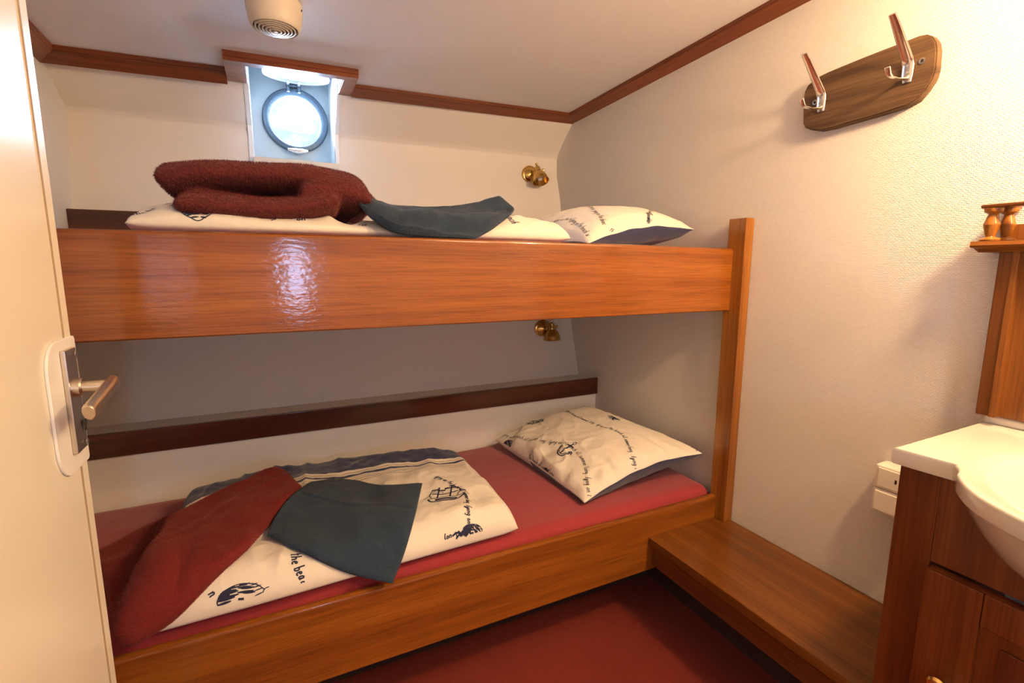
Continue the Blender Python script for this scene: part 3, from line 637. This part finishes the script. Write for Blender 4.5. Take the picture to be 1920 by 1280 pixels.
def stamp(S_, uv, strokes, size, ang_px=None, hw=.0009, T=None):
    """strokes in a 2D box laid on the cloth round uv; T: 3D direction of the drawing's x axis"""
    p, J, n = S_.frame(*uv); T = T-n*(T@n); T /= np.linalg.norm(T); Bv = np.cross(n, T); Ji = np.linalg.pinv(J); out = []
    for s in strokes:
        wd = hw
        if isinstance(s, tuple): s, wd = s
        q = resample(catmull(np.array(s), max(4, len(s)*4)), .12) if len(s) > 2 else resample(s, .12); pts, nr = [], []
        for a, b in q:
            d = (T*a+Bv*b)*size; duv = Ji@d; u_, v_ = uv[0]+duv[0], uv[1]+duv[1]
            if not (0.005 < u_ < .995 and .005 < v_ < .995):
                if len(pts) > 1: out.append((pts, nr, abs(wd)))
                pts, nr = [], []; continue
            pp, _, nn = S_.frame(u_, v_); pts.append(pp+nn*.0012); nr.append(nn)
        if len(pts) > 1: out.append((pts, nr, wd if wd > 0 else -wd*np.sin(np.pi*np.linspace(.06, .94, len(pts)))**.6))
    return out
PHRASE = 'lying on the beach all summer long ..'
def write(S_, path_px, size, start=0, hw=.0010, text=None, uv=False):
    uvs = path_px if uv else [S_.uv_px(*p) for p in path_px]; uvs = catmull(np.array(uvs), 60); P3 = np.array([S_.P(*q) for q in uvs]); d = np.r_[0, np.cumsum(np.linalg.norm(np.diff(P3, axis=0), axis=1))]
    x = 0; k = start; out = []; txt = text or PHRASE
    while x < d[-1]-size*.4:
        ch = txt[k % len(txt)]; k += 1; wd, st = GL[ch]
        if st:
            c = x; uv = (np.interp(c, d, uvs[:, 0]), np.interp(c, d, uvs[:, 1])); a = np.array([np.interp(c+.004, d, P3[:, i])-np.interp(c-.004, d, P3[:, i]) for i in range(3)])
            if np.linalg.norm(a) > 1e-6: out += stamp(S_, uv, [[(px_+py_*.15, py_) for px_, py_ in s] for s in st], size, hw=hw, T=a)
        x += (wd+.06)*size
        if text and k >= len(txt): break
    return out
def pxdir(S_, px, py, dx, dy):
    a = S_.P(*S_.uv_px(px, py)); b = S_.P(*S_.uv_px(px+dx, py+dy)); return b-a
def circ(cx, cy, r, a0=0, a1=360, n=14): return [(cx+r*math.cos(math.radians(a0+(a1-a0)*k/n)), cy+r*math.sin(math.radians(a0+(a1-a0)*k/n))) for k in range(n+1)]
ANCHOR = [([(0, .62), (0, -.8)], .0016), ([(.04, .62), (.04, -.8)], .0016), ([(-.4, .30), (.4, .38)], .003), (circ(.02, .80, .17), .0016), ([(-.75, -.15), (-.62, -.55), (-.3, -.85), (0, -.95), (.35, -.82), (.62, -.5), (.72, -.12)], .0022), ([(-.6, -.1), (-.5, -.45), (-.25, -.7), (.02, -.78), (.3, -.66), (.55, -.38), (.62, -.1)], .0014), ([(-.88, -.3), (-.75, -.05), (-.5, -.25)], .0022), ([(.9, -.3), (.72, 0), (.48, -.25)], .0022), ([(0, .1), (.15, -.1), (-.05, -.3), (.12, -.5), (.0, -.7)], .0012), ([(.05, .6), (-.1, .3), (.12, .1)], .0012)]
WHEEL = [(circ(0, 0, .8, n=20), .0018), (circ(0, 0, .62, n=20), .0014), (circ(0, 0, .2), .0016)]+[([(.2*math.cos(a), .2*math.sin(a)), (1.1*math.cos(a), 1.1*math.sin(a))], .002) for a in [math.pi*k/4+.2 for k in range(8)]]+[(circ(.3, -.5, .45, 200, 420), .003)]
SHIP = [([(-1, -.55), (-.7, -.8), (.5, -.8), (1.0, -.4)], .0026), ([(-1, -.5), (1.0, -.35)], .0016), ([(-.5, -.5), (-.45, .75)], .0022), ([(.2, -.45), (.25, 1)], .0024), ([(-.85, .45), (-.1, .5)], .003), ([(-.8, .05), (-.05, .08)], .0022), ([(-.15, .62), (.65, .68)], .0034), ([(-.15, .1), (.62, .16)], .0024), ([(-.8, .42), (-.95, .0), (-.8, -.4)], .0012), ([(.6, .62), (.75, .2), (.6, -.3)], .0012), ([(.25, .95), (1.25, -.25)], .0010), ([(-.45, .7), (-1.25, -.45)], .0010), ([(-.6, -.66), (.6, -.62)], .0044), ([(.1, .9), (.4, .95)], .0034), ([(-.7, .25), (-.3, .35), (-.2, .2)], .0012)]
SHELL = []
for k_ in range(-7, 8):
    y_ = k_*.1; xr_ = math.sqrt(max(0, 1-(y_/.78)**2)); o1, o2 = .25*math.sin(k_*2.3), .3*math.cos(k_*1.7)
    SHELL.append(([(-xr_*1.05, y_), (-xr_*.2+o1, y_+.03)], -.0018 if abs(k_) > 5 else -.0028))
    if k_ % 3: SHELL.append(([(.05+o1*.6, y_+.03), (xr_*.75+o2*.2, y_-.06)], -.0024))
    if k_ % 2: SHELL.append(([(xr_*.7, y_), (xr_*1.1, y_+.06)], -.0014))
SHELL += [([(-1.05, 0), (-.75, .52), (0, .80), (.7, .55), (1.15, .05)], .0010), ([(-1.05, 0), (-.75, -.52), (0, -.80), (.7, -.55), (1.15, .05), (1.35, .12)], .0010)]
PALM = [([(-.9, .1), (-.4, .35), (0, .1)], .0026), ([(-.7, -.3), (-.3, -.05), (0, .1), (.5, .5)], .0024), ([(0, .1), (.4, .0), (.9, .25)], .003), ([(0, .1), (.3, -.35), (.7, -.5)], .003), ([(-.2, .5), (0, .1), (-.1, -.6)], .0024), ([(.3, .3), (.45, -.2)], .0016), ([(-.5, .5), (-.35, -.4)], .0016)]
# ------------------------------------------------------------------ mattresses
def wr_soft(a=.003, s=9): return lambda u, v, p: a*fbm(p, s)
def mattress(name, x0, x1, y0, y1, zt, zb, label, dome=.006):
    xs_ = np.linspace(x0, x1, 7); ys_ = np.linspace(y0, y1, 5); th = (zt-zb)*S/2
    s = Surf([[W(x, y, (zt+zb)/2) for x in xs_] for y in ys_], 160, 70, top=lambda u, v: th+dome*np.sin(np.pi*v)*np.sin(np.pi*u)**.4, bot=th, edge=.055, edge_u=.022, power=.45, wr=wr_soft(.0022, 7), mat_bot=0)
    return tag(obj(name, s.build(), M_sheet, None, angle=60), label, 'mattress')
mattress('mattress', XL+.006, XR-.006, YB+.0215, 1.369, -.556, -.643, 'lower mattress in a red fitted sheet under the striped duvet')
mattress('mattress', XL+.006, XR-.006, YB+.0215, 1.50, .044, -.068, 'upper mattress in a red fitted sheet, barely visible above the front board')
ZM = -.553
# ------------------------------------------------------------------ pillows
def pillow(cs, label, top, bot, prints, wr, n=(190, 170), sag=0, bow=.05, arch=.028, zmin=None):
    c = [Vector(p) for p in cs]      # left, front, right, back
    def bl(u, v):
        p = (c[0]*(1-u)+c[1]*u)*(1-v)+(c[3]*(1-u)+c[2]*u)*v
        cen = (c[0]+c[1]+c[2]+c[3])/4
        k = bow*(4*u*(1-u)*abs(2*v-1)**2+4*v*(1-v)*abs(2*u-1)**2)
        q = p+(cen-p)*k; q.z += sag*16*u*(1-u)*v*(1-v)+arch*math.sin(math.pi*v)*max(0, u-.55)/.45; q.z += .010*noise.noise(Vector((v*5+3, u*2, 1)))*max(0, abs(2*u-1)-.3)+.006*noise.noise(Vector((u*6, 9, v)))*max(0, abs(2*v-1)-.3); return q
    g_ = [[bl(i/16, j/16) for i in range(17)] for j in range(17)]
    prof = lambda A, e: (lambda u, v: A*(np.sin(np.pi*np.clip(u, 0, 1))**e*np.sin(np.pi*np.clip(v, 0, 1))**e+.06))
    s = Surf(g_, n[0], n[1], top=prof(top, .46), bot=prof(bot, .30), edge=.06, power=.5, wr=wr, zmin=zmin, botmat=lambda u, v: 1 if u > .42 else 0)
    o = obj('pillow', s.build(prints(s)), [M_cotton, M_navy, M_ink], None, angle=180); return tag(o, label, 'pillow'), s
def wr_pillow(u, v, p):
    k = max(0, 1-v*1.9)*(1-max(0, u-.8)*3); q = v+.25*noise.noise(Vector((u*2, v*2, 4)))
    a = .012*k*noise.noise(Vector((u*8+v*3, q*2.0, 3)))+.007*k*noise.noise(Vector((u*17-v*4, q*3, 8)))        # creases gathering at the left end
    k2 = max(0, u-.72)*3.5; b = .006*k2*math.sin(v*40+4*noise.noise(Vector((u*3, v*4, 1))))
    r = 1-abs(noise.noise(Vector((u*4+v*3, v*5-u*2, 7)))); return a+b+.006*fbm((u, v, 0), 5, 4)+.006*(r**8)*(.4+k)
def pr_low(s):
    o = write(s, [(940, 812), (975, 822), (1015, 828), (1050, 832), (1075, 845), (1092, 868), (1098, 900), (1103, 935)], .0185, 0, .00095)
    o += write(s, [(1060, 768), (1085, 782), (1130, 800), (1165, 815), (1180, 845), (1190, 880), (1194, 898)], .0175, 0, .0009)
    o += write(s, [(1296, 835), (1312, 848)], .015, 0, .0009)
    o += stamp(s, s.uv_px(1063, 838), ANCHOR, .043, T=pxdir(s, 1063, 838, 26, 22))
    o += stamp(s, s.uv_px(1003, 788), WHEEL, .040, T=pxdir(s, 1003, 788, 30, -12))
    o += stamp(s, s.uv_px(1150, 782), PALM, .034, T=pxdir(s, 1150, 782, 25, 12))
    o += stamp(s, s.uv_px(952, 832), SHELL, .028, T=pxdir(s, 952, 832, 16, -10))
    o += write(s, [(982, 872), (1000, 888), (1018, 910), (1026, 918)], .016, 8, .0009)
    o += stamp(s, s.uv_px(1012, 905), PALM, .022, T=pxdir(s, 1012, 905, 12, 12))
    return o
pillow([at(928, 824, z=-.525), at(1096, 943, z=-.542), at(1318, 850, x=.975), at(1098, 760, z=-.468)], 'cream pillow with printed anchor and navy underside on the lower mattress', .070, .085, pr_low, wr_pillow, sag=.010, zmin=ZM*S+H+.004)
def pr_up(s):
    o = write(s, [(1100, 378), (1112, 395), (1125, 412), (1132, 425)], .020, 13, .0009)
    o += write(s, [(1070, 412), (1085, 425), (1100, 445)], .021, 0, .0009)
    o += write(s, [(1212, 398), (1218, 412), (1225, 432)], .019, 24, .0009)
    o += write(s, [(1000, 432), (1025, 418), (1050, 412), (1070, 412)], .017, 20, .0009)
    o += write(s, [(1142, 432), (1150, 442)], .019, 9, .0009)
    o += stamp(s, s.uv_px(1002, 418), PALM, .030, T=pxdir(s, 1002, 418, 16, -8))
    return o
pillow([W(.62, 1.36, .085), W(.615, .885, .050), W(.940, .905, .092), W(.960, 1.38, .115)], 'cream lettered pillow with navy underside on the upper bunk', .098, .075, pr_up, lambda u, v, p: .004*fbm((u, v, 2), 5, 4)+.005*max(0, .3-v)*math.sin(u*30), sag=.0, bow=.06)
# ------------------------------------------------------------------ duvets
def wr_duvet(u, v, p):
    e = max(0, .30-v)*4; return .011*fbm(p, 7, 4)+.010*(1-abs(noise.noise(Vector((u*9, v*2.2, 5)))))**4+.011*e*noise.noise(Vector((u*20, v*3, 9)))
def XYZ(px, py, z): return at(px, py, z=z)
zt = ZM+.016
rowsd = []
for v, l, m1, m2, r in ((0, (238, 1196), (500, 1125), (760, 1050), (972, 990)), (.33, None, None, None, None), (.66, None, None, None, None), (1, (348, 950), (520, 897), (690, 872), (858, 866))):
    rowsd.append([XYZ(*q, zt) if q else None for q in (l, m1, m2, r)])
for k, f in ((1, .33), (2, .66)):
    rowsd[k] = [rowsd[0][i]*(1-f)+rowsd[3][i]*f for i in range(4)]
rowsd[1][3] += Vector((.010, 0, 0)); rowsd[2][3] += Vector((.012, 0, 0))
sd = Surf(rowsd, 220, 130, top=lambda u, v: .058+.006*np.sin(u*9)+.004*np.sin(v*7), bot=.022, edge=.10, edge_u=.05, power=.5, wr=wr_duvet, mat_bot=0)
sd.ink = 1
pd = write(sd, [(815, 893), (842, 905), (868, 925), (874, 950), (876, 985), (872, 1005)], .0165, 0, .0012)
pd += write(sd, [(545, 1040), (550, 1060), (560, 1085), (566, 1102)], .024, 9, .0017)
pd += write(sd, [(388, 1112), (400, 1130), (412, 1142)], .022, 3, .0017, text='g on')
pd += stamp(sd, sd.uv_px(838, 925), SHIP, .055, T=pxdir(sd, 838, 925, 30, -6))
pd += stamp(sd, sd.uv_px(888, 1004), SHELL, .030, T=pxdir(sd, 888, 1004, 22, 0))
pd += stamp(sd, sd.uv_px(866, 1006), PALM, .026, T=pxdir(sd, 866, 1006, 16, -8))
pd += stamp(sd, sd.uv_px(448, 1116), SHELL, .042, T=pxdir(sd, 448, 1116, 30, 4))
pd += write(sd, [(945, 925), (958, 940), (966, 962), (969, 976)], .013, 5, .0012)
pd += write(sd, [(832, 1010), (850, 1002)], .018, 0, .0014, text='long')
tag(obj('duvet', sd.build(pd), [M_duvet, M_ink], None, angle=180), 'folded cream duvet with navy stripes and ship print on lower mattress', 'duvet')
# upper duvet
zu = .042; ru = []
for (y, xl, xr) in ((.862, -.178, .555), (.98, -.195, .565), (1.15, -.21, .565), (1.33, -.21, .55)):
    ru.append([W(xl+(xr-xl)*f, y, zu+.016) for f in (0, .33, .66, 1)])
su = Surf(ru, 220, 110, top=lambda u, v: (.040+.008*np.sin(u*7+1)-.016*np.exp(-((u-.38)/.20)**4))*(1-.35*np.exp(-(u/.10)**2)), bot=.016, edge=.15, edge_u=.05, power=.5, wr=wr_duvet, mat_bot=0); su.ink = 1
def front_uv(S_, px, v):
    j = int(v*(S_.nv-1)); q = proj(S_.top[j]); return (int(np.argmin(abs(q[:, 0]-px)))/(S_.nu-1), v)
pu = []
for pth, sz, st_, tx in (([(300, .13), (318, .08), (335, .03)], .026, 0, 'or the bea'), ([(492, .08), (502, .045), (514, .012)], .026, 0, 'sum'), ([(556, .030), (575, .034), (598, .040)], .022, 0, 'on'), ([(628, .13), (648, .09), (668, .05), (686, .015)], .026, 0, 'mmer long'),
                         ([(945, .12), (955, .07), (966, .015)], .026, 0, 'each all'), ([(248, .05), (272, .07), (296, .11)], .020, 0, 'the beach')):
    pu += write(su, [front_uv(su, *q) for q in pth], sz, st_, .0013, text=tx, uv=True)
for px, v, sh_, sz in ((374, .060, SHELL, .034), (350, .085, PALM, .030)):
    c_ = front_uv(su, px, v); pu += stamp(su, c_, sh_, sz, T=su.P(c_[0]+.03, c_[1])-su.P(*c_))
tag(obj('duvet', su.build(pu), [M_cotton, M_ink], None, angle=180), 'cream lettered duvet on the upper bunk under the thick folded burgundy blanket', 'duvet')
# ------------------------------------------------------------------ draping: cloths laid over a height raster of what lies below
GX0, GY0, GS = -.70, 1.0, .01; NX, NY = 215, 110
def raster(base_z, surfs):
    h = np.full((NY, NX), base_z)
    for q in surfs:
        p = q.reshape(-1, 3); i = ((p[:, 0]-GX0)/GS).astype(int).clip(0, NX-1); j = ((p[:, 1]-GY0)/GS).astype(int).clip(0, NY-1); np.maximum.at(h, (j, i), p[:, 2])
    return h
def blur(h, n):
    for _ in range(n):
        p = np.pad(h, 1, mode='edge'); h = (p[:-2, 1:-1]+p[2:, 1:-1]+p[1:-1, :-2]+p[1:-1, 2:]+2*h)/6
    return h
def soften(h, n=10): return np.maximum(blur(h, n), h)
def sample(h, x, y):
    fx = np.clip((x-GX0)/GS-.5, 0, NX-1.01); fy = np.clip((y-GY0)/GS-.5, 0, NY-1.01); i = fx.astype(int); j = fy.astype(int); a, b = fx-i, fy-j
    return (h[j, i]*(1-a)+h[j, i+1]*a)*(1-b)+(h[j+1, i]*(1-a)+h[j+1, i+1]*a)*b
def drape(px, h, off, nu, nv):
    c = np.array(px, float); c = catmull(catmull(c, nv).transpose(1, 0, 2), nu).transpose(1, 0, 2)
    d = FW+RT*((c[:, :, :1]-960)/FP)-UP*((c[:, :, 1:2]-640)/FP); z = np.full(d.shape[:2], h.max()+off)
    for _ in range(25):
        k = (z-H)/d[:, :, 2]; z = .6*z+.4*(sample(h, d[:, :, 0]*k, d[:, :, 1]*k)+off)
    k = (z-H)/d[:, :, 2]; q = d*k[:, :, None]+np.array([0, 0, H])
    for _ in range(3):
        q[1:-1, 1:-1] = (q[1:-1, 1:-1]*2+q[:-2, 1:-1]+q[2:, 1:-1]+q[1:-1, :-2]+q[1:-1, 2:])/6
    return q
# ------------------------------------------------------------------ towels
def towel(ctrl, label, top, edge, wr, nu=150, nv=120, dense=False, bot=.007):
    s = Surf(ctrl, nu, nv, top=top, bot=bot, edge=edge, power=.5, wr=wr, mat_bot=0, dense=dense); return tag(obj('towel', s.build(), M_towel, None, angle=180), label, 'towel')
R1 = soften(raster(ZM*S+H+.006, [sd.top]), 12)
LBK = [[(222, 1213), (255, 1207), (325, 1165), (405, 1085), (480, 1012), (566, 912)],
       [(205, 1150), (245, 1140), (310, 1085), (385, 1030), (458, 965), (552, 899)],
       [(190, 1085), (230, 1065), (300, 1025), (370, 985), (440, 935), (538, 886)],
       [(165, 1045), (215, 1022), (275, 990), (340, 962), (415, 925), (518, 878)]]
qb = drape(LBK, R1, .012, 150, 110)
sb = Surf(qb, 150, 110, top=.022, bot=.010, edge=.09, edge_u=.05, power=.5, dense=True, wr=lambda u, v, p: .005*fbm(p, 5, 3)+.008*math.exp(-((v-.45+.3*(u-.5))/.10)**2)*(1-u)+.005*math.exp(-((v-.72+.25*u)/.06)**2), mat_bot=0)
R2 = soften(raster(ZM*S+H+.006, [sd.top, sb.top]), 8)
def wr_tl(u, v, p):
    c = .66+.07*math.sin(u*5.5+2.2)
    hem = .003*math.exp(-((v-c)/.012)**2)-.002*math.exp(-((v-c+.03)/.012)**2)
    return hem+.004*fbm(p, 7, 3)+.004*math.exp(-((u-.30-.2*v)/.08)**2)*v
TL = [[(500, 1004), (570, 1038), (650, 1074), (736, 1094)],
      [(516, 968), (590, 985), (675, 1005), (758, 1038)],
      [(545, 930), (620, 935), (700, 945), (778, 968)],
      [(578, 906), (640, 899), (715, 910), (792, 905)]]
towel(drape(TL, R2, .006, 150, 120), 'slate blue towel on the lower duvet beside the red blanket', .009, .06, wr_tl, dense=True, bot=.004)
def GY(rows): return [[at(*q[:2], y=q[2]) for q in r] for r in rows]
tu = GY([[(690, 400, .860), (735, 432, .833), (790, 441, .826), (845, 444, .826), (893, 447, .826)],
         [(674, 384, .888), (728, 414, .856), (795, 424, .846), (865, 427, .846), (930, 425, .853)],
         [(663, 368, .918), (722, 399, .888), (805, 406, .880), (885, 405, .883), (964, 394, .898)],
         [(660, 357, .958), (720, 383, .968), (815, 389, .973), (885, 386, .968), (946, 377, .948)]])
towel(tu, 'slate blue ribbed towel draped over the upper duvet beside the burgundy blanket', .010, .07, lambda u, v, p: .010*math.sin(v*10+u*4)*(.5+u)+.012*fbm(p, 9, 3))
# ------------------------------------------------------------------ blankets
def fuzz(bm, n, length, mi=0):
    """short fleece pile joined to the blanket mesh"""
    bm.faces.ensure_lookup_table(); ar = np.array([f.calc_area() for f in bm.faces]); idx = rng.choice(len(ar), n, p=ar/ar.sum()); faces = bm.faces[:]
    R = rng.random((n, 6))
    for k, i in enumerate(idx):
        f = faces[i]; vs = f.verts; a, b = R[k, 0], R[k, 1]
        if a+b > 1: a, b = 1-a, 1-b
        p = vs[0].co+(vs[1].co-vs[0].co)*a+(vs[2].co-vs[0].co)*b; nn = f.normal
        d = (nn+Vector((R[k, 2]-.5, R[k, 3]-.5, R[k, 4]-.6))*1.3).normalized(); s = d.orthogonal().normalized()*.00055
        q = [bm.verts.new(p-s), bm.verts.new(p+s), bm.verts.new(p+d*length*(.5+.5*R[k, 5]))]
        bm.faces.new(q).material_index = mi
    return bm
def blob(name, parts, voxel=.007):
    """thick folds fused by remeshing; returns a bmesh in world coordinates"""
    bm = bmesh.new()
    for p in parts: join(bm, p)
    me = bpy.data.meshes.new('fold'); bm.to_mesh(me); bm.free(); o = bpy.data.objects.new('fold', me); C.objects.link(o)
    r = o.modifiers.new('r', 'REMESH'); r.mode = 'VOXEL'; r.voxel_size = voxel; r.use_smooth_shade = True
    s = o.modifiers.new('s', 'SMOOTH'); s.iterations = 9; s.factor = .5
    dg = bpy.context.evaluated_depsgraph_get(); dg.update(); m2 = bpy.data.meshes.new_from_object(o.evaluated_get(dg)); bm = bmesh.new(); bm.from_mesh(m2)
    bpy.data.objects.remove(o); bpy.data.meshes.remove(me); bpy.data.meshes.remove(m2); return bm
def slabfold(rows, top, bot, edge=.3, eu=.08, wr=None):
    return Surf(rows, 90, 60, top=top, bot=bot, edge=edge, edge_u=eu, power=.5, wr=wr, mat_bot=0).build()
def wb(u, v, p): return .005*fbm(p, 7, 3)
# upper blanket: two stacked rolls of folded fleece joined by the fold on the right, tail falling to the right
def rowsY(cols, ys):  # cols: (px, py) of the front axis; shifted back along the bunk
    out = []
    for y, up_ in ys: out.append([at(px, py, y=.93)+Vector((0, (y-.93)*S, up_)) for px, py in cols])
    return out
F1 = rowsY([(292, 336), (380, 327), (480, 328), (570, 332), (640, 346)], [(.90, 0), (1.02, .006), (1.16, .004), (1.28, -.01)])
F2 = rowsY([(336, 391), (420, 395), (500, 401), (570, 396), (630, 384)], [(.858, 0), (1.02, 0), (1.16, 0), (1.27, 0)])
F3 = rowsY([(560, 366), (605, 363), (650, 367), (690, 384)], [(.880, 0), (1.02, .008), (1.16, 0), (1.27, -.02)])
F4 = rowsY([(600, 335), (650, 345), (690, 365), (728, 388)], [(.98, .0), (1.08, .012), (1.18, .004), (1.27, -.01)])
bmb = blob('b', [slabfold(F1, .036, .038, .30, .06, wb), slabfold(F2, .043, .036, .30, .06, wb), slabfold(F3, .068, .060, .45, .32, wb), slabfold(F4, .034, .03, .4, .35, wb)], .006)
fuzz(bmb, 60000, .0055)
tag(obj('blanket', bmb, M_fur, None, angle=180), 'thick folded burgundy fleece blanket stacked on the upper duvet', 'blanket')
# lower blanket: long folded fleece laid slantwise over the duvet, left end on the sheet
b2 = sb.build(); bmesh.ops.recalc_face_normals(b2, faces=b2.faces); fuzz(b2, 40000, .002)
tag(obj('blanket', b2, M_fur2, None, angle=180), 'dark red fleece blanket lying slantwise on the lower duvet by the door', 'blanket')
